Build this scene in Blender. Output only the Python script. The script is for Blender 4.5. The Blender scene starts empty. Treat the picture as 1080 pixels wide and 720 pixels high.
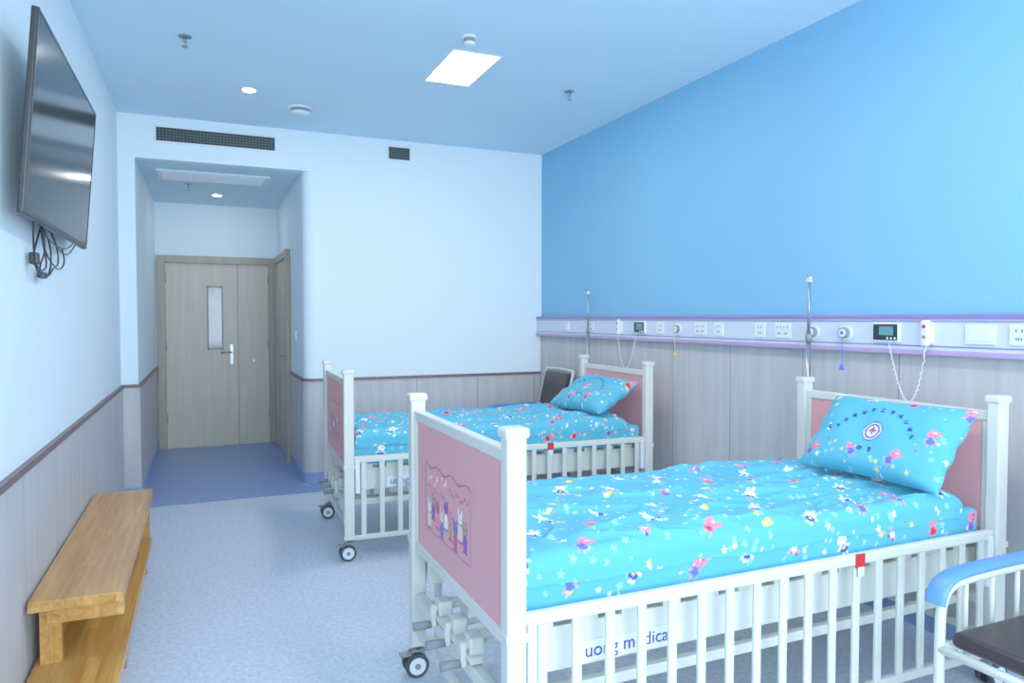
import bpy, bmesh, math, random
import numpy as np
from mathutils import Vector, Matrix, noise
random.seed(7)
S=bpy.context.scene
COL=S.collection
S.view_settings.view_transform='Standard'
S.view_settings.look='None'
S.view_settings.exposure=0.46
S.view_settings.gamma=1.36

def lin(c):
    return tuple(((x/255)/12.92 if x/255<=0.04045 else ((x/255+0.055)/1.055)**2.4) for x in c)

# ---------------------------------------------------------------- materials
def newmat(name):
    m=bpy.data.materials.new(name); m.use_nodes=True
    nt=m.node_tree; b=nt.nodes['Principled BSDF']
    return m,nt,b
def M(name,rgb,rough=0.5,metal=0.0,var=0.04,scale=6.0,bump=0.0,bscale=60.0,coat=0.0):
    m,nt,b=newmat(name)
    c=lin(rgb)
    tc=nt.nodes.new('ShaderNodeTexCoord')
    n=nt.nodes.new('ShaderNodeTexNoise'); n.inputs['Scale'].default_value=scale
    nt.links.new(tc.outputs['Object'],n.inputs['Vector'])
    r=nt.nodes.new('ShaderNodeValToRGB')
    r.color_ramp.elements[0].position=0.3; r.color_ramp.elements[1].position=0.7
    r.color_ramp.elements[0].color=tuple(x*(1-var) for x in c)+(1,)
    r.color_ramp.elements[1].color=tuple(min(1,x*(1+var)) for x in c)+(1,)
    nt.links.new(n.outputs['Fac'],r.inputs['Fac'])
    nt.links.new(r.outputs['Color'],b.inputs['Base Color'])
    b.inputs['Roughness'].default_value=rough
    b.inputs['Metallic'].default_value=metal
    b.inputs['Coat Weight'].default_value=coat
    if bump>0:
        n2=nt.nodes.new('ShaderNodeTexNoise'); n2.inputs['Scale'].default_value=bscale
        nt.links.new(tc.outputs['Object'],n2.inputs['Vector'])
        bp=nt.nodes.new('ShaderNodeBump'); bp.inputs['Strength'].default_value=bump; bp.inputs['Distance'].default_value=0.002
        nt.links.new(n2.outputs['Fac'],bp.inputs['Height']); nt.links.new(bp.outputs['Normal'],b.inputs['Normal'])
    return m
def EM(name,rgb,strength):
    m,nt,b=newmat(name)
    b.inputs['Base Color'].default_value=(1,1,1,1)
    b.inputs['Emission Color'].default_value=lin(rgb)+(1,)
    b.inputs['Emission Strength'].default_value=strength
    return m
def ATT(name,rough=0.8,bump=0.15):
    m,nt,b=newmat(name)
    a=nt.nodes.new('ShaderNodeAttribute'); a.attribute_name='Col'
    nt.links.new(a.outputs['Color'],b.inputs['Base Color'])
    b.inputs['Roughness'].default_value=rough
    tc=nt.nodes.new('ShaderNodeTexCoord')
    n2=nt.nodes.new('ShaderNodeTexNoise'); n2.inputs['Scale'].default_value=30
    nt.links.new(tc.outputs['Object'],n2.inputs['Vector'])
    bp=nt.nodes.new('ShaderNodeBump'); bp.inputs['Strength'].default_value=bump; bp.inputs['Distance'].default_value=0.006
    nt.links.new(n2.outputs['Fac'],bp.inputs['Height']); nt.links.new(bp.outputs['Normal'],b.inputs['Normal'])
    return m
def WOODPANEL(name,c1,c2,seam=0.6,axis='Y',rough=0.5,off=0.0):
    """vertical grain laminate with seams every `seam` metres along axis"""
    m,nt,b=newmat(name)
    tc=nt.nodes.new('ShaderNodeTexCoord')
    mp=nt.nodes.new('ShaderNodeMapping'); mp.inputs['Scale'].default_value=(22,22,1.2)
    nt.links.new(tc.outputs['Object'],mp.inputs['Vector'])
    n=nt.nodes.new('ShaderNodeTexNoise'); n.inputs['Scale'].default_value=1.0; n.inputs['Detail'].default_value=5
    nt.links.new(mp.outputs['Vector'],n.inputs['Vector'])
    r=nt.nodes.new('ShaderNodeValToRGB')
    r.color_ramp.elements[0].position=0.3; r.color_ramp.elements[1].position=0.7
    r.color_ramp.elements[0].color=lin(c1)+(1,); r.color_ramp.elements[1].color=lin(c2)+(1,)
    nt.links.new(n.outputs['Fac'],r.inputs['Fac'])
    out=r.outputs['Color']
    if seam:
        sp=nt.nodes.new('ShaderNodeSeparateXYZ'); nt.links.new(tc.outputs['Object'],sp.inputs[0])
        ad=nt.nodes.new('ShaderNodeMath'); ad.operation='ADD'; ad.inputs[1].default_value=50*seam+off
        nt.links.new(sp.outputs[axis],ad.inputs[0])
        dv=nt.nodes.new('ShaderNodeMath'); dv.operation='DIVIDE'; dv.inputs[1].default_value=seam
        nt.links.new(ad.outputs[0],dv.inputs[0])
        fr=nt.nodes.new('ShaderNodeMath'); fr.operation='FRACT'; nt.links.new(dv.outputs[0],fr.inputs[0])
        lt=nt.nodes.new('ShaderNodeMath'); lt.operation='LESS_THAN'; lt.inputs[1].default_value=0.006/seam
        nt.links.new(fr.outputs[0],lt.inputs[0])
        mx=nt.nodes.new('ShaderNodeMix'); mx.data_type='RGBA'
        nt.links.new(lt.outputs[0],mx.inputs['Factor'])
        nt.links.new(out,mx.inputs['A']); mx.inputs['B'].default_value=tuple(x*0.45 for x in lin(c1))+(1,)
        out=mx.outputs['Result']
    nt.links.new(out,b.inputs['Base Color'])
    b.inputs['Roughness'].default_value=rough
    return m
def PINE(name):
    m,nt,b=newmat(name)
    tc=nt.nodes.new('ShaderNodeTexCoord')
    mp=nt.nodes.new('ShaderNodeMapping'); mp.inputs['Scale'].default_value=(28,1.6,28)
    nt.links.new(tc.outputs['Object'],mp.inputs['Vector'])
    n=nt.nodes.new('ShaderNodeTexNoise'); n.inputs['Scale'].default_value=1.6; n.inputs['Detail'].default_value=6; n.inputs['Distortion'].default_value=0.6
    nt.links.new(mp.outputs['Vector'],n.inputs['Vector'])
    r=nt.nodes.new('ShaderNodeValToRGB')
    r.color_ramp.elements[0].position=0.25; r.color_ramp.elements[1].position=0.75
    r.color_ramp.elements[0].color=lin((176,104,34))+(1,); r.color_ramp.elements[1].color=lin((218,162,80))+(1,)
    nt.links.new(n.outputs['Fac'],r.inputs['Fac'])
    # glued lamellas
    br=nt.nodes.new('ShaderNodeTexBrick'); br.inputs['Scale'].default_value=1.0
    br.inputs['Brick Width'].default_value=0.55; br.inputs['Row Height'].default_value=0.052
    br.inputs['Mortar Size'].default_value=0.0008
    br.inputs['Color1'].default_value=(0.76,0.73,0.68,1); br.inputs['Color2'].default_value=(1,1,1,1); br.inputs['Mortar'].default_value=(.6,.5,.4,1)
    mp2=nt.nodes.new('ShaderNodeMapping'); mp2.inputs['Rotation'].default_value=(0,0,math.radians(90))
    nt.links.new(tc.outputs['Object'],mp2.inputs['Vector']); nt.links.new(mp2.outputs['Vector'],br.inputs['Vector'])
    mx=nt.nodes.new('ShaderNodeMix'); mx.data_type='RGBA'; mx.blend_type='MULTIPLY'; mx.inputs['Factor'].default_value=1
    nt.links.new(r.outputs['Color'],mx.inputs['A']); nt.links.new(br.outputs['Color'],mx.inputs['B'])
    nt.links.new(mx.outputs['Result'],b.inputs['Base Color'])
    b.inputs['Roughness'].default_value=0.32
    return m
def VINYL(name,c1,c2,rough):
    m,nt,b=newmat(name)
    tc=nt.nodes.new('ShaderNodeTexCoord')
    n=nt.nodes.new('ShaderNodeTexNoise'); n.inputs['Scale'].default_value=45; n.inputs['Detail'].default_value=8; n.inputs['Roughness'].default_value=0.75
    nt.links.new(tc.outputs['Object'],n.inputs['Vector'])
    r=nt.nodes.new('ShaderNodeValToRGB')
    r.color_ramp.elements[0].position=0.4; r.color_ramp.elements[1].position=0.6
    r.color_ramp.elements[0].color=lin(c1)+(1,); r.color_ramp.elements[1].color=lin(c2)+(1,)
    nt.links.new(n.outputs['Fac'],r.inputs['Fac']); nt.links.new(r.outputs['Color'],b.inputs['Base Color'])
    b.inputs['Roughness'].default_value=rough
    return m

m_white=M('wall_paint_white',(220,237,248),0.7,var=0.01,scale=1.5,bump=0.05,bscale=200)
m_blue=M('wall_paint_blue',(110,176,220),0.6,var=0.02,scale=1.2)
m_ceil=M('ceiling_paint',(198,230,250),0.8,var=0.01,scale=1)
m_panelY=WOODPANEL('wainscot_laminate_y',(170,168,172),(188,186,188),0.6,'Y',0.5)
m_panelX=WOODPANEL('wainscot_laminate_x',(170,168,172),(188,186,188),0.6,'X',0.5)
m_trim=M('trim_brown',(104,80,82),0.45)
m_base=M('baseboard_vinyl_blue',(118,148,198),0.4)
m_floor=VINYL('floor_vinyl',(166,178,202),(198,210,228),0.36)
m_floorh=VINYL('floor_vinyl_hall',(98,128,186),(118,146,200),0.33)
m_doorw=WOODPANEL('door_wood',(184,174,158),(196,186,170),0,'X',0.45)
m_doorf=WOODPANEL('door_frame_wood',(146,134,120),(160,148,132),0,'X',0.45)
m_dglass=M('door_glass',(60,100,140),0.08,var=0.45,scale=3)
m_metal=M('brushed_steel',(150,156,164),0.3,metal=0.9)
m_cream=M('bed_enamel_cream',(210,212,202),0.3,var=0.01,coat=0.3)
m_pink=ATT('bed_panel_pink',0.4,0.0)
m_cloth=ATT('cartoon_fabric',0.85,0.35)
m_wheel=M('caster_rubber',(44,46,52),0.5)
m_grey=M('grey_plastic',(120,125,132),0.4)
m_black=M('black_plastic',(6,6,8),0.35)
m_screen=M('tv_screen',(4,5,8),0.13,var=0.0)
m_screen.node_tree.nodes['Principled BSDF'].inputs['Specular IOR Level'].default_value=0.3
m_silver=M('tv_bezel',(36,40,48),0.35,metal=0.5)
m_pine=PINE('pine_wood')
m_railw=M('rail_white',(202,210,228),0.35)
m_lilac=M('rail_lilac',(126,110,174),0.35)
m_rpink=M('rail_pink',(172,142,190),0.35)
m_plast=M('white_plastic',(224,230,238),0.35,var=0.01)
m_dark=M('dark_display',(22,30,40),0.2)
m_teal=M('lcd_teal',(80,134,140),0.25)
m_socket=M('socket_shadow',(70,78,92),0.4)
m_yellow=M('yellow_plastic',(224,176,30),0.4)
m_bluep=M('blue_plastic',(40,100,215),0.4)
m_red=M('red_tag',(196,12,22),0.5)
m_bluearm=M('armrest_blue',(72,130,194),0.4)
m_maroon=M('seat_leather_maroon',(34,14,20),0.35,bump=0.3,bscale=90)
m_ventd=M('vent_dark',(8,20,24),0.6)
m_ventb=M('vent_bars',(60,84,86),0.5)
m_led=EM('led_panel',(255,250,240),30.0)
m_dl=EM('downlight_led',(235,245,255),120.0)
m_navy=M('label_blue',(26,54,140),0.4)

# ---------------------------------------------------------------- mesh builder
class MB:
    def __init__(s): s.bm=bmesh.new(); s.mats=[]
    def mi(s,m):
        if m not in s.mats: s.mats.append(m)
        return s.mats.index(m)
    def merge(s,t,mat,X=None,smooth=None):
        k=s.mi(mat)
        if X is not None: t.transform(X)
        for f in t.faces:
            f.material_index=k
            if smooth is not None: f.smooth=smooth(f)
        me=bpy.data.meshes.new('tmp'); t.to_mesh(me); t.free()
        s.bm.from_mesh(me); bpy.data.meshes.remove(me)
    def box(s,lo,hi,mat,bev=0.0,X=None,seg=2):
        t=bmesh.new(); bmesh.ops.create_cube(t,size=1)
        lo=Vector(lo);hi=Vector(hi);d=hi-lo;c=(hi+lo)/2
        for v in t.verts: v.co=Vector((v.co.x*d.x,v.co.y*d.y,v.co.z*d.z))+c
        if bev>0: bmesh.ops.bevel(t,geom=list(t.edges),offset=bev,segments=seg,affect='EDGES',profile=0.5)
        s.merge(t,mat,X)
    def cyl(s,p0,p1,r,mat,seg=16,r2=None,X=None):
        p0=Vector(p0);p1=Vector(p1);d=p1-p0
        t=bmesh.new(); bmesh.ops.create_cone(t,cap_ends=True,segments=seg,radius1=r,radius2=r if r2 is None else r2,depth=d.length)
        q=d.to_track_quat('Z','Y').to_matrix().to_4x4()
        t.transform(Matrix.Translation((p0+p1)/2)@q)
        s.merge(t,mat,X,smooth=lambda f:len(f.verts)==4)
    def tube(s,pts,r,mat,seg=10,X=None,smoothn=0):
        pts=[Vector(p) for p in pts]
        for _ in range(smoothn):
            q=[pts[0]]
            for a,b in zip(pts[:-1],pts[1:]):
                q+= [a*.75+b*.25,a*.25+b*.75]
            q.append(pts[-1]); pts=q
        t=bmesh.new(); rings=[]
        up=None
        for i,p in enumerate(pts):
            d=(pts[min(i+1,len(pts)-1)]-pts[max(i-1,0)]).normalized()
            if up is None:
                up=Vector((0,0,1)) if abs(d.z)<.9 else Vector((1,0,0))
            u=(up-d*up.dot(d)).normalized(); up=u; w=d.cross(u)
            rr=r[0:2] if isinstance(r,tuple) else (r,r)
            rings.append([t.verts.new(p+u*math.cos(2*math.pi*k/seg)*rr[0]+w*math.sin(2*math.pi*k/seg)*rr[1]) for k in range(seg)])
        for a,b in zip(rings[:-1],rings[1:]):
            for k in range(seg):
                t.faces.new((a[k],b[k],b[(k+1)%seg],a[(k+1)%seg])).normal_update()
        t.faces.new(rings[0][::1]); t.faces.new(rings[-1][::-1])
        bmesh.ops.recalc_face_normals(t,faces=t.faces[:])
        s.merge(t,mat,X,smooth=lambda f:len(f.verts)==4)
    def poly(s,pts2,z0,z1,mat,X=None):
        t=bmesh.new()
        a=[t.verts.new((x,y,z0)) for x,y in pts2]; b=[t.verts.new((x,y,z1)) for x,y in pts2]
        n=len(a); t.faces.new(a); t.faces.new(b)
        for i in range(n): t.faces.new((a[i],a[(i+1)%n],b[(i+1)%n],b[i]))
        bmesh.ops.recalc_face_normals(t,faces=t.faces[:]); s.merge(t,mat,X)
    def done(s,name,parent=None,mw=None):
        me=bpy.data.meshes.new(name); s.bm.to_mesh(me); s.bm.free()
        for m in s.mats: me.materials.append(m)
        o=bpy.data.objects.new(name,me); COL.objects.link(o)
        if parent is not None: o.parent=parent
        if mw is not None: o.matrix_world=mw
        return o
def empty(name,mw=None):
    e=bpy.data.objects.new(name,None); COL.objects.link(e); e.empty_display_size=.1
    if mw is not None: e.matrix_world=mw
    return e
def gridobj(name,P,C,mat,parent=None,mw=None):
    """P: (n,m,3) array, C: (n,m,3) colours"""
    n,m=P.shape[:2]
    me=bpy.data.meshes.new(name)
    idx=np.arange(n*m).reshape(n,m)
    F=np.stack([idx[:-1,:-1],idx[1:,:-1],idx[1:,1:],idx[:-1,1:]],-1).reshape(-1,4)
    me.vertices.add(n*m); me.vertices.foreach_set('co',P.reshape(-1).astype(np.float32))
    me.loops.add(len(F)*4); me.loops.foreach_set('vertex_index',F.reshape(-1).astype(np.int32))
    me.polygons.add(len(F)); me.polygons.foreach_set('loop_start',np.arange(0,len(F)*4,4,dtype=np.int32))
    me.polygons.foreach_set('loop_total',np.full(len(F),4,dtype=np.int32))
    me.update(calc_edges=True)
    me.polygons.foreach_set('use_smooth',np.ones(len(F),dtype=bool))
    ca=me.color_attributes.new('Col','FLOAT_COLOR','POINT')
    cc=np.ones((n*m,4),dtype=np.float32); cc[:,:3]=C.reshape(-1,3)
    ca.data.foreach_set('color',cc.reshape(-1))
    me.materials.append(mat); me.validate(); me.update()
    o=bpy.data.objects.new(name,me); COL.objects.link(o)
    if parent is not None: o.parent=parent
    if mw is not None: o.matrix_world=mw
    return o

# ---------------------------------------------------------------- painted fabric pattern
def ell(C,U,V,cx,cy,rx,ry,rot,col):
    c,s_=math.cos(rot),math.sin(rot)
    R=max(rx,ry)
    m=(np.abs(U-cx)<R)&(np.abs(V-cy)<R)
    if not m.any(): return
    du=U[m]-cx; dv=V[m]-cy
    a=(du*c+dv*s_)/rx; b=(-du*s_+dv*c)/ry
    k=np.zeros(U.shape,bool); k[m]=(a*a+b*b)<1
    C[k]=col
def star(C,U,V,cx,cy,R,rot,col,hollow=None):
    m=(np.abs(U-cx)<R)&(np.abs(V-cy)<R)
    if not m.any(): return
    du=U[m]-cx; dv=V[m]-cy
    rr=np.hypot(du,dv); th=np.arctan2(dv,du)+rot
    w=np.abs(((th/(2*np.pi)*5)%1)-.5)*2
    lim=R*(0.42+0.58*w**1.6)
    k=np.zeros(U.shape,bool); k[m]=rr<lim; C[k]=col
L=lambda *c: np.array(lin(c))
BASE=L(66,166,198)
WHT=L(236,244,248);PK=L(236,116,142);RD=L(208,24,44);YL=L(240,210,56);NV=L(18,46,144);LB=L(136,200,222);OR=L(240,120,50)
def motif(C,U,V,cx,cy,kind,rot,s):
    c,n=math.cos(rot),math.sin(rot)
    def E(x,y,rx,ry,col,r=0): ell(C,U,V,cx+(x*c-y*n)*s,cy+(x*n+y*c)*s,rx*s,ry*s,rot+r,col)
    if kind in('pig','pigb'):
        DR=RD if kind=='pig' else L(70,90,190)
        for sx in(-.35,.1): E(sx,-.95,.07,.28,PK)
        E(-.1,-.45,.42,.42,DR); E(-.5,-.35,.3,.07,PK,.5); E(.35,-.35,.3,.07,PK,-.5)
        E(.05,.35,.56,.44,PK); E(.6,.52,.30,.20,PK,.5); E(-.2,.82,.1,.18,PK); E(.05,.86,.1,.18,PK)
        E(.72,.60,.07,.09,L(200,60,100)); E(.12,.52,.10,.10,WHT); E(.32,.55,.09,.09,WHT); E(.14,.52,.05,.05,L(20,20,30)); E(.33,.55,.045,.045,L(20,20,30)); E(-.1,.22,.13,.11,L(250,90,120)); E(.28,.14,.15,.05,RD)
    elif kind=='rabbit':
        E(-.2,1.0,.15,.42,WHT,.15); E(.25,1.0,.15,.42,WHT,-.25); E(-.2,1.0,.06,.28,PK,.15); E(.25,1.0,.06,.28,PK,-.25)
        E(0,-.45,.42,.40,NV); E(-.5,-.3,.3,.1,WHT,.5);E(.5,-.3,.3,.1,WHT,-.5); E(-.2,-.95,.16,.14,WHT);E(.2,-.95,.16,.14,WHT)
        E(0,.3,.52,.44,WHT); E(-.16,.38,.06,.08,L(20,20,30)); E(.16,.38,.06,.08,L(20,20,30)); E(0,.18,.08,.05,PK); E(.0,-.4,.15,.12,YL)
    elif kind=='duck':
        E(0,0,.6,.4,YL); E(.45,.45,.3,.28,YL); E(.8,.42,.18,.09,OR); E(.5,.5,.05,.05,L(20,20,30)); E(-.1,.05,.3,.18,WHT,.3)
    elif kind=='car':
        E(0,0,.8,.3,PK); E(-.05,.25,.45,.3,WHT); E(-.45,-.28,.18,.18,NV); E(.45,-.28,.18,.18,NV)
def fabric(U,V,seed,scale=1.0,rotbase=0.0):
    rnd=random.Random(seed)
    C=np.empty(U.shape+(3,)); C[:]=BASE
    u0,u1,v0,v1=U.min(),U.max(),V.min(),V.max()
    sp=.225*scale; kinds=['pig','rabbit','pigb','car','rabbit','pig','pigb','duck','rabbit']
    j=0; y=v0-.05
    while y<v1+.1:
        x=u0-.05+(sp/2 if j%2 else 0)
        while x<u1+.1:
            mx=x+rnd.uniform(-.025,.025); my=y+rnd.uniform(-.02,.02)
            kd=rnd.choice(kinds)
            for _ in range(10):
                star(C,U,V,mx+rnd.uniform(-.11,.11)*scale,my+rnd.uniform(-.08,.08)*scale,rnd.uniform(.007,.015)*scale,rnd.random()*6,rnd.choice([WHT,LB,LB,LB,YL]))
            motif(C,U,V,mx,my,kd,rotbase+rnd.uniform(-.6,.6),(.030 if kd in('duck','car') else .042)*scale)
            ell(C,U,V,mx+.07,my+.05,.005,.005,0,rnd.choice([PK,YL,RD,WHT]))
            x+=sp
        y+=sp*.66; j+=1
    return C

# ================================================================= ROOM SHELL
XL,XR,YB,YF,ZC=-.61,3.09,6.40,-1.6,3.07
HL,HR,YE,ZH=-.49,.80,8.75,2.73
def simple(name,boxes,mat):
    b=MB()
    for lo,hi in boxes: b.box(lo,hi,mat)
    return b.done(name)
simple('floor',[((XL-.1,YF-.1,-.1),(XR+.1,YE+.1,0))],m_floor)
simple('floor_hallway',[((XL+.03,6.08,0),(.92,YB-.02,.003)),((HL+.022,YB-.02,0),(HR-.022,YE-.05,.003))],m_floorh)
simple('ceiling',[((XL-.1,YF-.1,ZC),(XR+.1,YB+.12,ZC+.1))],m_ceil)
simple('ceiling_hallway',[((HL-.1,YB+.12,ZH),(HR+.12,YE+.1,ZH+.1))],m_ceil)
simple('wall_left',[((XL-.1,YF-.1,0),(XL,YB,ZC))],m_white)
simple('wall_hall_left',[((XL-.1,YB,0),(HL,YE,ZC))],m_white)
simple('wall_right',[((XR,YF-.1,0),(XR+.1,YB+.12,ZC))],m_blue)
arc=[(HR+.1-.1*math.cos(a),YB+.1-.1*math.sin(a)) for a in [i*math.pi/2/10 for i in range(11)]]
b=MB(); b.poly([(HR,YE)]+arc+[(XR,YB),(XR,YB+.12),(HR+.12,YB+.12),(HR+.12,YE)],0,ZH,m_white)
b.box((HR+.1,YB,ZH),(XR,YB+.12,ZC),m_white); b.done('wall_back')
simple('wall_back_header',[((HL,YB,ZH),(HR+.1,YB+.12,ZC))],m_white)
simple('wall_hall_end',[((HL-.1,YE,0),(HR+.12,YE+.1,ZC))],m_white)
wx0,wx1,wz0,wz1=-.35,2.85,.75,2.75
simple('wall_front',[((XL-.1,YF-.1,0),(XR+.1,YF,wz0)),((XL-.1,YF-.1,wz1),(XR+.1,YF,ZC)),((XL-.1,YF-.1,wz0),(wx0,YF,wz1)),((wx1,YF-.1,wz0),(XR+.1,YF,wz1))],m_white)
b=MB()
for x in (wx0,.72,1.78,wx1): b.box((x-.03,YF-.08,wz0),(x+.03,YF-.02,wz1),m_plast,.004)
for z in (wz0,2.2,wz1): b.box((wx0,YF-.08,z-.03),(wx1,YF-.02,z+.03),m_plast,.004)
b.box((wx0-.05,YF-.1,wz0-.05),(wx1+.05,YF+.12,wz0-.02),m_plast,.005)
b.done('window_1')

def strip(name,path,off,z0,z1,mat):
    path=[Vector(p) for p in path]; q=[]
    for i,p in enumerate(path):
        ns=[]
        if i>0: d=(p-path[i-1]).normalized(); ns.append(Vector((d.y,-d.x)))
        if i<len(path)-1: d=(path[i+1]-p).normalized(); ns.append(Vector((d.y,-d.x)))
        if len(ns)==2:
            n=(ns[0]+ns[1]).normalized(); q.append(p+n*off/max(.3,n.dot(ns[0])))
        else: q.append(p+ns[0]*off)
    b=MB(); t=bmesh.new()
    A=[[t.verts.new((v.x,v.y,z)) for v in path] for z in(z0,z1)]
    B=[[t.verts.new((v.x,v.y,z)) for v in q] for z in(z0,z1)]
    for i in range(len(path)-1):
        t.faces.new((A[0][i],A[0][i+1],A[1][i+1],A[1][i])); t.faces.new((B[0][i],B[0][i+1],B[1][i+1],B[1][i]))
        t.faces.new((A[1][i],A[1][i+1],B[1][i+1],B[1][i])); t.faces.new((A[0][i],A[0][i+1],B[0][i+1],B[0][i]))
    for i in(0,-1): t.faces.new((A[0][i],B[0][i],B[1][i],A[1][i]))
    bmesh.ops.recalc_face_normals(t,faces=t.faces[:])
    b.merge(t,mat); return b.done(name)
pl=[(XL,YF),(XL,YB),(HL,YB),(HL,YE-.06)]
pr=[(HR,7.40)]+arc+[(XR,YB)]
WZ=.90
strip('wainscot_left',pl,.012,0,WZ,m_panelY)  # wainscot panelling, left wall and hall
strip('wainscot_back',pr,.012,0,WZ,m_panelX)  # wainscot panelling, hall right side and back wall
strip('trim_1',pl,.022,WZ,WZ+.026,m_trim)
strip('trim_2',pr,.022,WZ,WZ+.026,m_trim)
strip('baseboard_left',pl,.02,0,.10,m_base)
strip('baseboard_back',pr,.02,0,.10,m_base)
simple('wainscot_right',[((XR-.014,YF,0),(XR,YB-.013,1.30))],m_panelY)  # wainscot panelling below the service rail
simple('baseboard_right',[((XR-.022,YF,0),(XR-.014,YB-.022,.10))],m_base)

# ---------------------------------------------------------------- doors
b=MB(); Y=YE-.001
b.box((-.47,Y-.06,.004),(-.39,Y,2.15),m_doorf,.004); b.box((.69,Y-.06,.004),(.77,Y,2.15),m_doorf,.004)
b.box((-.39,Y-.06,2.07),(.69,Y,2.15),m_doorf,.004)
b.box((-.39,Y-.028,.012),(.352,Y-.004,2.07),m_doorw,.003)
b.box((.358,Y-.028,.012),(.69,Y-.004,2.07),m_doorw,.003)
b.box((.348,Y-.034,.012),(.362,Y-.026,2.07),m_doorf)
for lo,hi in [((.03,1.10),(.048,1.82)),((.182,1.10),(.20,1.82))]:
    b.box((lo[0],Y-.036,lo[1]),(hi[0],Y-.027,hi[1]),m_grey,.002)
for z in (1.10,1.80): b.box((.03,Y-.036,z),(.20,Y-.027,z+.02),m_grey,.002)
b.box((.045,Y-.031,1.12),(.185,Y-.0285,1.80),m_dglass)
b.box((.265,Y-.036,.93),(.305,Y-.027,1.16),m_metal,.003)
b.cyl((.285,Y-.036,1.07),(.285,Y-.085,1.07),.011,m_metal); b.tube([(.285,Y-.08,1.07),(.22,Y-.083,1.07),(.17,Y-.08,1.065)],.010,m_metal)
b.cyl((.285,Y-.036,.98),(.285,Y-.044,.98),.012,m_metal)
for z in (.3,1.1,1.85):
    b.cyl((-.388,Y-.034,z),(-.388,Y-.034,z+.1),.009,m_metal); b.cyl((.688,Y-.034,z),(.688,Y-.034,z+.1),.009,m_metal)
b.cyl((.52,Y-.032,.97),(.52,Y-.027,.97),.012,m_metal)
b.done('door_1')
b=MB(); X=HR-.001
b.box((X-.05,7.44,.004),(X,7.52,2.15),m_doorf,.004); b.box((X-.05,8.52,.004),(X,8.60,2.15),m_doorf,.004); b.box((X-.05,7.52,2.07),(X,8.52,2.15),m_doorf,.004)
b.box((X-.028,7.52,.012),(X-.004,8.52,2.07),m_doorw,.003)
b.box((X-.036,7.60,.95),(X-.028,7.65,1.17),m_metal,.002); b.tube([(X-.036,7.62,1.07),(X-.08,7.62,1.07),(X-.082,7.74,1.07)],.01,m_metal)
b.done('door_2')
b=MB(); b.box((HR-.012,6.95,1.25),(HR,7.04,1.34),m_plast,.003); b.box((HR-.016,6.965,1.265),(HR-.011,7.025,1.325),m_plast,.002); b.done('light_switch')

# ---------------------------------------------------------------- ceiling fixtures
def led(x0,y0,x1,y1):
    b=MB(); z=ZC
    b.box((x0-.012,y0-.012,z-.006),(x0,y1+.012,z),m_plast); b.box((x1,y0-.012,z-.006),(x1+.012,y1+.012,z),m_plast)
    b.box((x0,y0-.012,z-.006),(x1,y0,z),m_plast); b.box((x0,y1,z-.006),(x1,y1+.012,z),m_plast)
    b.box((x0,y0,z-.004),(x1,y1,z),m_led); b.done('ceiling_light_panel')
led(1.40,4.12,1.70,4.70); led(1.38,1.5,1.68,2.1)  # second panel is out of view, added to brighten the room
def downl(x,y,z):
    b=MB(); b.cyl((x,y,z-.008),(x,y,z),.055,m_plast,24); b.cyl((x,y,z-.0105),(x,y,z-.008),.04,m_dl,24); b.done('recessed_downlight')
downl(.31,5.40,ZC); downl(.14,8.0,ZH)
def sprk(x,y,z):
    b=MB(); b.cyl((x,y,z-.006),(x,y,z),.036,m_metal,20); b.cyl((x,y,z-.035),(x,y,z-.006),.010,m_metal,10)
    for s_ in(-1,1): b.tube([(x,y+.012*s_,z-.03),(x,y+.018*s_,z-.045),(x,y+.003*s_,z-.058)],.003,m_metal,6)
    b.cyl((x,y,z-.062),(x,y,z-.058),.018,m_metal,14); b.done('fire_sprinkler')
sprk(-.08,4.54,ZC); sprk(2.41,4.54,ZC); sprk(-.12,7.45,ZH)
def smoke(x,y,z,r):
    b=MB(); b.cyl((x,y,z-.014),(x,y,z),r,m_plast,28); b.cyl((x,y,z-.034),(x,y,z-.014),r*.72,m_grey,28); b.cyl((x,y,z-.048),(x,y,z-.034),r*.5,m_plast,28,r2=r*.8); b.done('smoke_detector')
smoke(.70,5.72,ZC,.095); smoke(1.42,3.90,ZC,.045)
def vent(x0,x1,z0,z1,nx,nz,name='air_vent'):
    b=MB(); y=YB
    f=.014
    b.box((x0,y-.006,z0),(x1,y,z1),m_ventd)
    b.box((x0-f,y-.014,z0-f),(x1+f,y,z0),m_plast); b.box((x0-f,y-.014,z1),(x1+f,y,z1+f),m_plast)
    b.box((x0-f,y-.014,z0),(x0,y,z1),m_plast); b.box((x1,y-.014,z0),(x1+f,y,z1),m_plast)
    for i in range(1,nx):
        x=x0+(x1-x0)*i/nx; b.box((x-.0018,y-.011,z0),(x+.0018,y-.006,z1),m_ventb)
    for i in range(1,nz):
        z=z0+(z1-z0)*i/nz; b.box((x0,y-.0115,z-.0018),(x1,y-.0055,z+.0018),m_ventb)
    b.done(name)
vent(-.335,.57,2.875,2.985,36,5); vent(1.55,1.745,2.895,3.005,8,6)
b=MB()  # hallway ceiling access grille
b.box((-.36,6.80,ZH-.014),(.56,7.25,ZH),m_plast,.004); b.box((-.33,6.83,ZH-.018),(.53,7.22,ZH-.013),m_ceil)
for i in range(12): b.box((-.32,6.85+i*.03,ZH-.022),(.52,6.862+i*.03,ZH-.017),m_plast)
b.done('ceiling_access_panel')

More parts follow.
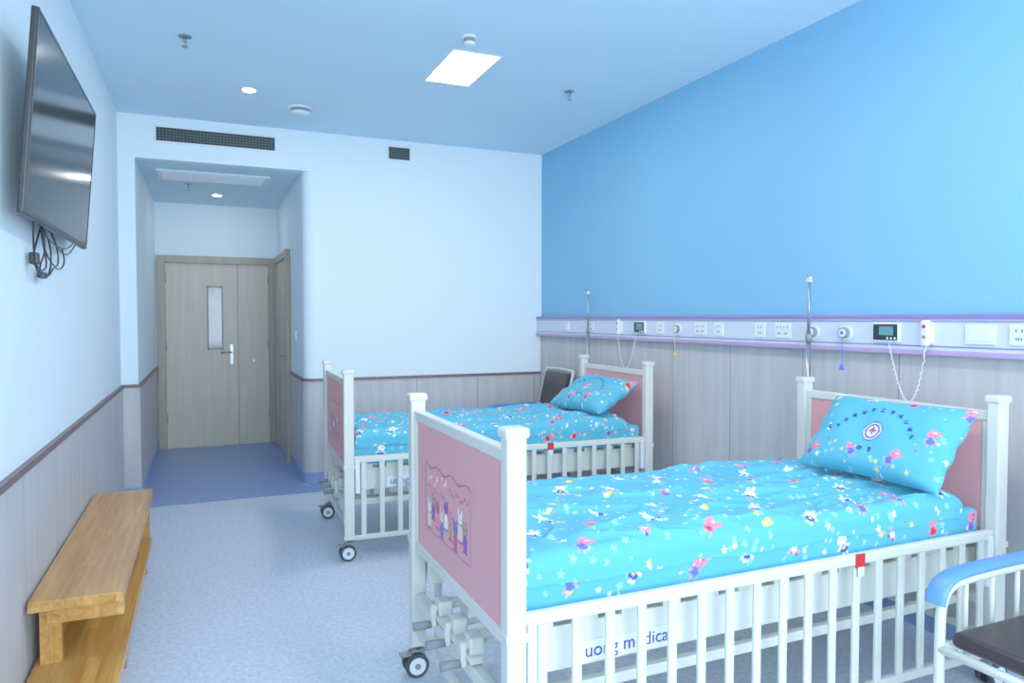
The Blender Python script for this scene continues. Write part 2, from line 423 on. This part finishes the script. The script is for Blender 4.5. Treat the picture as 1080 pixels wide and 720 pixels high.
# ================================================================= BED
def caster(b,x,y):
    b.cyl((x,y,.105),(x,y,.135),.014,m_metal,12)
    b.box((x-.03,y-.012,.06),(x+.03,y+.012,.108),m_grey,.008)
    for s_ in(-1,1):
        b.cyl((x-.01,y+s_*.012,.048),(x-.01,y+s_*.034,.048),.048,m_wheel,28)
        b.cyl((x-.01,y+s_*.034,.048),(x-.01,y+s_*.037,.048),.034,m_plast,24)
        b.cyl((x-.01,y+s_*.036,.048),(x-.01,y+s_*.040,.048),.012,m_grey,16)
    b.box((x-.075,y-.02,.085),(x-.03,y+.02,.095),m_grey,.003)
PINKP=(226,148,154)
def panelgrid(W,z0,z1,step,art,seed):
    """painted pink face in the y/z plane. y decreases to the right as seen from the foot"""
    n=int(W/step)+1; m=int((z1-z0)/step)+1
    ys=np.linspace(0,W,n); zs=np.linspace(z0,z1,m)
    U,V=np.meshgrid(ys,zs,indexing='ij')
    C=np.empty(U.shape+(3,)); C[:]=L(*PINKP)
    if art:
        rnd=random.Random(seed)
        ln=L(144,60,108)
        cols=[L(120,74,170),L(244,214,190),L(206,66,100),L(180,140,96),L(250,240,236),L(100,100,190),L(240,130,150)]
        y0,y1,za,zb=.27,.77,.655,.90
        for k in range(9):
            cx=y0+.05+.05*k; cy=za+.085+.025*math.sin(k*2.1)
            c1=cols[k%7]; c2=cols[(k+3)%7]; s=.85
            ell(C,U,V,cx,cy-.030*s,.024*s,.040*s,0,c1); ell(C,U,V,cx,cy+.025*s,.029*s,.026*s,0,L(120,70,120)); ell(C,U,V,cx,cy+.025*s,.025*s,.022*s,0,c2)
            ell(C,U,V,cx-.018*s,cy+.05*s,.007*s,.016*s,.3,c2); ell(C,U,V,cx+.018*s,cy+.05*s,.007*s,.016*s,-.3,c2)
            ell(C,U,V,cx-.008,cy+.021,.003,.003,0,L(50,30,50)); ell(C,U,V,cx+.008,cy+.021,.003,.003,0,L(50,30,50))
            ell(C,U,V,cx,cy-.065*s,.028,.004,0,ln)
        for t in np.linspace(0,1,130):
            ell(C,U,V,y0+(y1-y0)*t,zb+.008*math.sin(t*20),.004,.0028,0,ln); ell(C,U,V,y0+(y1-y0)*t,za,.004,.0028,0,ln)
        for t in np.linspace(0,1,80):
            ell(C,U,V,y0,za+(zb-za)*t,.0028,.004,0,ln); ell(C,U,V,y1,za+(zb-za)*t,.0028,.004,0,ln)
        for k in range(9): ell(C,U,V,y0+.03+k*.022,zb-.05+.010*math.sin(k*1.7),.006,.010,rnd.random()*3,L(205,70,110))
        for k in range(9): star(C,U,V,rnd.uniform(y0+.24,y1-.02),rnd.uniform(zb-.08,zb-.02),.011,0,L(250,238,210))
        for k in range(6): ell(C,U,V,y0+.28+k*.035,zb-.085+.01*math.sin(k*3),.014,.003,rnd.uniform(-1,1),ln)
    return U,V,C
bpink=M('bed_panel_pink_plain',PINKP,0.4,var=0.01)
def bed(mw,art=True):
    R=empty('hospital_bed',mw)
    Lx,Wy=2.08,.98
    b=MB()
    for x in(0,Lx):
        for y in(0,Wy):
            b.box((x-.030,y-.026,.13),(x+.030,y+.026,1.125),m_cream,.007)
            b.box((x-.037,y-.033,1.12),(x+.037,y+.033,1.15),m_cream,.008)
            b.box((x-.034,y-.030,.125),(x+.034,y+.030,.15),m_cream,.004)
            b.box((x-.034,y-.030,.55),(x+.034,y+.030,.575),m_cream,.003)
    b.done('posts',R)
    b=MB()
    for x in(0,Lx):
        for y in(0,Wy): caster(b,x,y)
    b.done('casters',R)
    b=MB()
    for x in(0,Lx):
        b.box((x-.018,.026,1.045),(x+.018,Wy-.026,1.085),m_cream,.006)
        b.box((x-.018,.026,.52),(x+.018,Wy-.026,.56),m_cream,.006)
        b.box((x-.016,.026,.56),(x+.016,.05,1.045),m_cream,.004)
        b.box((x-.016,Wy-.05,.56),(x+.016,Wy-.026,1.045),m_cream,.004)
        b.box((x-.020,.026,.30),(x+.020,Wy-.026,.345),m_cream,.006)
        b.box((x-.012,.026,.17),(x+.012,Wy-.026,.20),m_cream,.005)
    for y in(.085,Wy-.085):
        b.box((.02,y-.02,.40),(Lx-.02,y+.02,.535),m_cream,.005)
    for i in range(13):
        x=.12+i*.153; b.box((x-.035,.06,.535),(x+.035,Wy-.06,.560),m_cream,.003)
    for y in(.10,Wy-.10): b.box((.02,y-.015,.305),(Lx-.02,y+.015,.34),m_cream,.004)
    b.done('bed_frame',R)
    b=MB()
    for y in(.33,.49,.65):
        b.cyl((.75,y,.42),(-.035,y,.40),.011,m_cream,12)
        b.box((-.045,y-.014,.335),(-.025,y+.014,.415),m_cream,.005)
        b.cyl((-.035,y,.345),(-.11,y,.345),.013,m_grey,12,r2=.016)
        b.box((-.02,y-.03,.375),(.03,y+.03,.43),m_cream,.006)
    b.box((-.025,.28,.355),(.015,.70,.375),m_cream,.004)
    b.done('cranks',R)
    b=MB()
    for x in(0,Lx): b.box((x-.010,.048,.55),(x+.010,Wy-.048,1.05),bpink,.002)
    b.done('end_panels',R)
    U,V,C=panelgrid(Wy-.10,.56,1.045,.0035,art,3)
    P=np.stack([np.full(U.shape,-.0115),.05+(U),V],-1)[:, ::-1]
    gridobj('foot_panel_print',P,C[:, ::-1],m_pink,R)
    for y,nm in((0,'side_rail_near'),(Wy,'side_rail_far')):
        b=MB()
        b.box((.032,y-.014,.585),(Lx-.032,y+.014,.622),m_cream,.006)
        b.box((.032,y-.012,.115),(Lx-.032,y+.012,.145),m_cream,.005)
        n=18
        for i in range(n):
            x=.032+(Lx-.064)*(i+.5)/n
            b.box((x-.0155,y-.008,.14),(x+.0155,y+.008,.592),m_cream,.004,seg=1)
        for x in(.05,Lx-.05): b.box((x-.014,y-.02,.40),(x+.014,y+.02,.60),m_plast,.004)
        b.done(nm,R)
    b=MB()
    b.box((1.30,-.018,.575),(1.345,-.0145,.625),m_red,.001); b.box((1.31,-.0195,.545),(1.338,-.0165,.578),m_plast,.001)
    b.done('warning_tag',R)
    b=MB(); b.box((.24,.060,.408),(.62,.066,.475),m_plast,.003)
    b.done('label_plate',R)
    cu=bpy.data.curves.new('label_text','FONT'); cu.body='uong medical'; cu.size=.060; cu.extrude=.0008
    to=bpy.data.objects.new('label_text',cu); COL.objects.link(to); cu.materials.append(m_navy)
    to.parent=R; to.location=(.26,.0585,.425); to.rotation_euler=(math.radians(90),0,0)
    return R

def drape(name,mw,x0,x1,y0,y1,zb,k,r,step,seed,wr,zfun=None):
    ext=k+math.pi*r/2-r
    Lx=(x1-x0)+2*ext; Ly=(y1-y0)+2*ext
    n=int(Lx/step)+1; m=int(Ly/step)+1
    A,B=np.meshgrid(np.linspace(0,Lx,n),np.linspace(0,Ly,m),indexing='ij')
    def ins(s):
        ph=np.clip((s-k)/r,0,math.pi/2)
        return np.where(s<k,0,np.where(s<k+math.pi*r/2,r*(1-np.cos(ph)),r+s-k-math.pi*r/2))
    def hg(s):
        ph=np.clip((s-k)/r,0,math.pi/2)
        return np.where(s<k,s,k+r*np.sin(ph))
    def pos(a,Lt,p0,p1):
        return np.where(a<Lt/2,p0+ins(a),p1-ins(Lt-a))
    Xc=pos(A,Lx,x0,x1); Yc=pos(B,Ly,y0,y1)
    sa=np.minimum(A,Lx-A); sb=np.minimum(B,Ly-B); s=np.minimum(sa,sb)
    Z=zb+hg(s)
    if wr>0:
        w=np.clip((s-k*.3)/.10,0,1); w=w*w*(3-2*w)
        rs=seed*3.7
        N=np.empty(A.shape)
        for i in range(n):
            for j in range(m):
                x=A[i,j]; y=B[i,j]
                a=noise.noise((x*1.7+rs,y*3.5,rs)); 
                q=noise.noise((x*2.2+rs+a*.8,y*7+rs+a*1.0,1.3)); rd=1-abs(q)*3.6
                q3=noise.noise((x*6+rs+a*2,y*3.5-a,7.3)); rd3=1-abs(q3)*4.6
                q2=noise.noise((x*9+rs,y*8+a*3,4.3))
                N[i,j]=a*1.0+max(rd,0)**2*.62+max(rd3,0)**2*.38+q2*.22
        Z+=N*wr*w
        side=1-np.clip((s-k)/.06,0,1)
        wob=.5+.5*np.sin(A*17+rs)*np.sin(A*5.3+1)
        Z+= (1-np.clip(s/.05,0,1))*wob*-.012
        wob2=.5+.5*np.sin(A*9.1+rs)
        Yc=Yc+np.where(B<Ly/2,1,-1)*side*wob2*.006
    C=fabric(A,B,seed,1.0,-.25)
    return gridobj(name,np.stack([Xc,Yc,Z],-1),C,m_cloth,mw=mw)
def mattress(mw,seed):
    return drape('mattress',mw,.04,2.035,.045,.935,.562,.115,.02,.006,seed,0.0)
def pillow(mw,seed,logo=True,W=.66,Hh=.40,T=.074):
    n,m=191,121
    def side(sgn):
        a=np.linspace(-1,1,n); c=np.linspace(-1,1,m)
        A,Bv=np.meshgrid(a,c,indexing='ij')
        x=W/2*A*(1-.07*(1-Bv**2)**1*np.abs(A)**3*0.8); y=Hh/2*Bv*(1-.10*(1-A**2)*np.abs(Bv)**3)
        th=T*((1-A**4).clip(0)*(1-Bv**4).clip(0))**.55
        z=sgn*th
        z=z+.005*np.sin(A*9+Bv*4)*(1-A**2)*(1-Bv**2)+.008*np.sin(A*3-Bv*11)*np.abs(A)**2*(1-Bv**2)
        return x,y,z
    x,y,z=side(1); x2,y2,z2=side(-1)
    C=fabric(x,y,seed,.9,0)
    if logo:
        ell(C,x,y,.0,.03,.22,.12,0,BASE)
        ell(C,x,y,.0,-.01,.048,.048,0,L(40,60,150)); ell(C,x,y,.0,-.01,.043,.043,0,L(195,205,228)); ell(C,x,y,.0,-.01,.035,.035,0,L(110,60,120)); ell(C,x,y,0,-.01,.027,.027,0,L(215,215,232))
        ell(C,x,y,0,-.006,.007,.019,0,L(180,50,80)); ell(C,x,y,0,-.006,.019,.007,0,L(180,50,80))
        rnd=random.Random(5)
        def glyph(cx,cy,s):
            for _ in range(3): ell(C,x,y,cx,cy+rnd.uniform(-.8,.8)*s,s,.0028,0,L(20,40,130))
            for _ in range(2): ell(C,x,y,cx+rnd.uniform(-.6,.6)*s,cy,.0028,s,0,L(20,40,130))
        for k in range(11):
            th=math.radians(155-k*13); glyph(.0+.19*math.cos(th),-.085+.185*math.sin(th),.0115)
        glyph(-.022,-.095,.012); glyph(.022,-.095,.012)
    P=np.stack([x,y,z],-1); P2=np.stack([x2,y2,z2-.0004],-1)[:, ::-1]
    C2=fabric(x,y,seed+1,.95,0)[:, ::-1]
    o=gridobj('pillow',P,C,m_cloth)
    o2=gridobj('pillow_back',P2,C2,m_cloth,parent=o)
    o.matrix_world=mw
    return o
mw1=Matrix.Translation((.784,1.80,0))
mw2=Matrix.Translation((.785,4.28,0))@Matrix.Rotation(math.radians(-2.0),4,'Z')
for i,mw in enumerate((mw1,mw2)):
    bed(mw)
    st=.0038 if i==0 else .007
    mattress(mw,11+i)
    drape('quilt',mw,.045,1.93,.026,.954,.680,.032,.045,st,21+i,.026)
def pm(c,lean,yaw):
    h=Vector((math.cos(lean),0,math.sin(lean))); xx=Vector((0,-1,0)); zz=xx.cross(h)
    R=Matrix((xx,h,zz)).transposed().to_4x4()
    return Matrix.Translation(c)@Matrix.Rotation(yaw,4,'Z')@R
pillow(pm((2.655,2.15,.935),math.radians(50),0.05),31)
pillow(mw2@pm((1.84,.38,.895),math.radians(30),.12),33)

# ================================================================= IV poles
def ivpole(x,y,z0,z1,name='iv_pole'):
    b=MB()
    b.cyl((x,y,z0),(x,y,1.35),.0125,m_metal,14); b.cyl((x,y,1.33),(x,y,1.37),.017,m_grey,14)
    b.cyl((x,y,1.35),(x,y,z1-.02),.008,m_metal,12)
    b.box((x-.012,y-.012,z1-.045),(x+.012,y+.012,z1-.02),m_plast,.003)
    for a in range(4):
        c,s_=math.cos(a*math.pi/2+.5),math.sin(a*math.pi/2+.5)
        b.tube([(x,y,z1-.03),(x+.02*c,y+.02*s_,z1-.028),(x+.030*c,y+.030*s_,z1-.018),(x+.034*c,y+.034*s_,z1),(x+.028*c,y+.028*s_,z1+.010)],.0032,m_metal,6)
    b.box((x-.06,y-.012,.535),(x+.012,y+.012,.565),m_grey,.004)
    b.box((x-.06,y-.010,.90),(x+.014,y+.012,.925),m_grey,.004)
    b.done(name)
ivpole(2.94,2.835,.50,1.69); ivpole(2.965,5.24,.50,1.70)

# ================================================================= wall service rail
b=MB(); xf=XR-.055
b.box((xf,YF,1.305),(XR-.001,YB-.001,1.452),m_railw,.004)
b.box((xf-.008,YF,1.448),(XR-.001,YB-.001,1.472),m_lilac,.005)
b.box((xf-.004,YF,1.436),(xf+.002,YB-.001,1.441),m_lilac)
b.box((xf-.008,YF,1.283),(XR-.001,YB-.001,1.308),m_rpink,.005)
b.box((xf-.003,YF,1.322),(xf+.002,YB-.001,1.328),m_lilac)
rail=b.done('wall_service_rail')
def plate(y,w=.086,kind='socket'):
    b=MB(); zc=1.383; x=xf
    if kind=='socket':
        b.box((x-.010,y-w/2,zc-.043),(x,y+w/2,zc+.043),m_plast,.004)
        nn=2 if w>.1 else 1
        for i in range(nn):
            yc=y+(i-(nn-1)/2)*.05
            b.box((x-.0115,yc-.014,zc+.012),(x-.0095,yc-.009,zc+.024),m_socket); b.box((x-.0115,yc+.009,zc+.012),(x-.0095,yc+.014,zc+.024),m_socket)
            for d in(-.010,0,.010): b.box((x-.0115,yc+d-.002,zc-.022),(x-.0095,yc+d+.002,zc-.010),m_socket)
        b.done('wall_socket')
    elif kind=='switch':
        b.box((x-.010,y-w/2,zc-.043),(x,y+w/2,zc+.043),m_plast,.004)
        b.box((x-.013,y-w*.36,zc-.030),(x-.009,y-.002,zc+.030),m_plast,.002); b.box((x-.013,y+.002,zc-.030),(x-.009,y+w*.36,zc+.030),m_plast,.002)
        b.done('rail_switch')
    elif kind=='display':
        b.box((x-.022,y-.075,zc-.045),(x,y+.075,zc+.050),m_plast,.006)
        b.box((x-.025,y-.066,zc-.036),(x-.021,y+.066,zc+.042),m_dark,.002); b.box((x-.0265,y-.045,zc-.012),(x-.0245,y+.03,zc+.030),m_teal)
        for k in range(3): b.cyl((x-.0265,y-.055+k*.02,zc-.026),(x-.0245,y-.055+k*.02,zc-.026),.005,m_plast,10)
        b.done('bedside_call_display')
def gas(y,col):
    b=MB(); zc=1.378; x=xf
    b.cyl((x,y,zc),(x-.012,y,zc),.040,m_plast,28); b.cyl((x-.012,y,zc),(x-.030,y,zc),.028,m_grey,24); b.cyl((x-.03,y,zc),(x-.034,y,zc),.021,m_plast,24); b.cyl((x-.034,y,zc),(x-.037,y,zc),.009,col,16)
    b.tube([(x-.030,y,zc-.025),(x-.032,y+.002,zc-.09),(x-.031,y,zc-.16)],.0025,col,6,smoothn=1)
    b.cyl((x-.031,y,zc-.16),(x-.031,y,zc-.19),.008,col,10,r2=.014)
    b.done('gas_outlet')
def handset(y,y2):
    b=MB(); zc=1.39; x=xf
    b.box((x-.016,y-.024,zc-.055),(x,y+.024,zc+.045),m_plast,.006)
    b.box((x-.042,y-.018,zc-.065),(x-.016,y+.018,zc+.055),m_plast,.009,seg=3)
    b.cyl((x-.042,y,zc+.025),(x-.045,y,zc+.025),.009,m_red,14)
    b.box((x-.044,y-.008,zc-.03),(x-.041,y+.008,zc-.015),m_grey,.001)
    pts=[]; n=150
    for i in range(n):
        t=i/(n-1); yy=y+(y2-y)*t; zz=zc-.065-.27*math.sin(math.pi*t**.8)**.9+.014*t
        r=.0055; a=i*1.1
        pts.append((x-.028+r*math.cos(a)+.014*t,yy+r*.3*math.sin(a),zz+r*math.sin(a)))
    b.tube(pts,.0022,m_plast,5)
    b.done('nurse_call_handset')
plate(5.737,.07,'switch'); plate(5.30,.086)
handset(4.827,4.60); plate(4.548,kind='display'); plate(4.30,.086); gas(4.09,m_yellow)
plate(3.845,.12); plate(3.66,.086); plate(3.29,.086); plate(3.11,.12); gas(2.885,m_yellow); gas(2.675,m_bluep)
plate(2.432,kind='display'); handset(2.217,2.42); plate(1.985,.13,'switch'); plate(1.80,.13)

# ================================================================= TV
mt=Matrix.Translation((-.516,3.40,2.125))@Matrix.Rotation(math.radians(4.5),4,'Y')
R=empty('television',mt)
b=MB(); w,h=.66,.335
b.box((-.008,-w,-h),(.012,w,h),m_black,.005)
b.box((-.040,-w*.6,-h*.75),(-.006,w*.6,h*.3),m_black,.01)
b.box((.010,-w+.002,-h+.002),(.016,w-.002,-h+.022),m_silver,.003)
b.box((.010,-w+.002,h-.012),(.016,w-.002,h-.002),m_black,.002); b.box((.010,-w+.002,-h+.02),(.016,-w+.012,h-.01),m_black,.002); b.box((.010,w-.012,-h+.02),(.016,w-.002,h-.01),m_black,.002)
b.done('tv_body',R)
b=MB(); b.box((.0118,-w+.012,-h+.022),(.0138,w-.012,h-.012),m_screen); b.done('tv_screen',R)
b=MB(); b.box((-.088,-.25,-.12),(-.064,.25,.12),m_grey,.003); b.box((-.066,-.2,-.1),(-.038,-.17,.1),m_grey); b.box((-.066,.17,-.1),(-.038,.2,.1),m_grey); b.done('wall_bracket',R)
b=MB()
# a slack bundle of cords: two run along the underside, the rest fall in loose loops
def cord(pts,r=.0036): b.tube(pts,r,m_black,6,smoothn=3)
cord([(-.57,3.10,1.83),(-.575,3.12,1.74),(-.58,3.16,1.66),(-.575,3.26,1.63),(-.57,3.34,1.66),(-.575,3.30,1.74),(-.57,3.22,1.80),(-.56,3.28,1.82)])
cord([(-.56,3.18,1.83),(-.57,3.24,1.76),(-.58,3.40,1.70),(-.57,3.52,1.66),(-.575,3.62,1.70),(-.58,3.60,1.77),(-.57,3.45,1.80)])
cord([(-.57,3.25,1.82),(-.585,3.20,1.72),(-.58,3.14,1.67),(-.575,3.22,1.61),(-.57,3.38,1.62),(-.575,3.50,1.67),(-.58,3.66,1.66),(-.57,3.74,1.70),(-.575,3.70,1.76)])
cord([(-.58,3.30,1.82),(-.57,3.32,1.72),(-.575,3.20,1.64),(-.58,3.30,1.60),(-.575,3.44,1.64),(-.57,3.42,1.75),(-.58,3.34,1.80)])
cord([(-.57,3.36,1.83),(-.575,3.55,1.76),(-.57,3.75,1.73),(-.575,3.95,1.77),(-.56,4.0,1.82)],.003)
cord([(-.57,3.12,1.82),(-.575,3.40,1.765),(-.57,3.70,1.755),(-.575,3.92,1.79),(-.56,3.98,1.83)],.003)
b.box((-.60,3.16,1.655),(-.57,3.21,1.70),m_black,.006); b.box((-.60,3.30,1.61),(-.575,3.38,1.635),m_black,.006)
b.done('power_cables')

# ================================================================= bench (two-level, pine)
b=MB(); x0,x1=XL+.026,-.285
b.box((x0,2.94,.412),(x1,4.66,.450),m_pine,.003)
b.box((x0+.05,2.98,.35),(x1-.004,3.02,.412),m_pine,.002)
b.box((x0+.03,4.56,.19),(x1-.02,4.60,.412),m_pine,.002)
b.box((x0+.02,3.02,.19),(x0+.05,4.56,.412),m_pine,.002)
b.box((x0+.03,3.72,.19),(x1-.06,3.76,.412),m_pine,.002)
b.box((x0+.05,3.02,.19),(x0+.09,3.06,.35),m_pine,.002)
b.box((x0,2.15,.152),(x1-.005,4.56,.19),m_pine,.003)
for y in(2.2,3.3,4.48): b.box((x0+.01,y,0),(x1-.03,y+.04,.152),m_pine,.002)
b.box((x0+.01,2.24,.09),(x0+.035,4.48,.152),m_pine,.002)
b.done('wooden_bench')

# ================================================================= armchair
def chair(mw):
    """local: faces -x, origin at floor centre"""
    R=empty('armchair',mw)
    b=MB()
    for s_ in(-1,1):
        y=s_*.265
        b.tube([(-.29,y,.012),(-.29,y,.45),(-.285,y,.56),(-.25,y,.605),(-.18,y,.618),(.20,y,.625),(.24,y,.60)],.0155,m_cream,12,smoothn=2)
        b.tube([(.33,y,.012),(.25,y,.30),(.20,y,.45),(.24,y,.60),(.33,y,.98)],.0155,m_cream,12,smoothn=1)
        b.tube([(-.29,y,.22),(.28,y,.22)],.011,m_cream,10)
        for k in range(3):
            xx=-.17+k*.13; b.tube([(xx,y,.42),(xx,y,.615)],.008,m_cream,8)
        b.tube([(-.29,y,.415),(.215,y,.405)],.014,m_cream,10)
        for xx in(-.29,.33): b.cyl((xx,y,0),(xx,y,.03),.019,m_black,12)
    b.tube([(-.29,-.265,.415),(-.29,.265,.415)],.0145,m_cream,10)
    b.tube([(.215,-.265,.405),(.215,.265,.405)],.0145,m_cream,10)
    b.tube([(.30,-.265,.22),(.30,.265,.22)],.011,m_cream,10)
    b.tube([(.33,-.265,.98),(.335,0,.99),(.33,.265,.98)],.0145,m_cream,10,smoothn=1)
    b.done('frame',R)
    b=MB()
    for s_ in(-1,1):
        y=s_*.265
        b.tube([(-.315,y,.56),(-.305,y,.60),(-.27,y,.632),(-.20,y,.645),(0,y,.650),(.17,y,.650),(.215,y,.645)],(.014,.034),m_bluearm,14,smoothn=2)
    b.done('armrests',R)
    b=MB(); b.box((-.275,-.245,.425),(.205,.245,.475),m_maroon,.022,seg=4)
    b.box((-.24,-.003,.474),(.18,.003,.4765),m_black)
    b.done('seat_cushion',R)
    b=MB(); Xm=Matrix.Translation((.27,0,.74))@Matrix.Rotation(math.radians(13),4,'Y')
    b.box((-.028,-.235,-.225),(.018,.235,.225),m_maroon,.02,X=Xm,seg=4); b.done('backrest_cushion',R)
    return R
chair(Matrix.Translation((2.40,1.225,0)))
chair(Matrix.Translation((2.68,5.84,0)))

# ================================================================= lighting
w=bpy.data.worlds.new('World'); S.world=w; w.use_nodes=True
bg=w.node_tree.nodes['Background']; bg.inputs['Color'].default_value=(0.72,0.90,1.0,1); bg.inputs['Strength'].default_value=9.0
ld=bpy.data.lights.new('window_portal','AREA'); ld.shape='RECTANGLE'; ld.size=wx1-wx0; ld.size_y=wz1-wz0
ld.cycles.is_portal=True
lo=bpy.data.objects.new('window_portal',ld); COL.objects.link(lo); lo.location=((wx0+wx1)/2,YF-.11,(wz0+wz1)/2); lo.rotation_euler=(math.radians(90),0,0)

# ================================================================= camera
cd=bpy.data.cameras.new('camera'); cam=bpy.data.objects.new('camera',cd); COL.objects.link(cam)
cd.sensor_width=36; cd.lens=25.0; cd.clip_start=.05
cam.location=(0,0,1.45)
cam.rotation_euler=(math.radians(90-1.83),0,math.radians(-23.4))
S.camera=cam
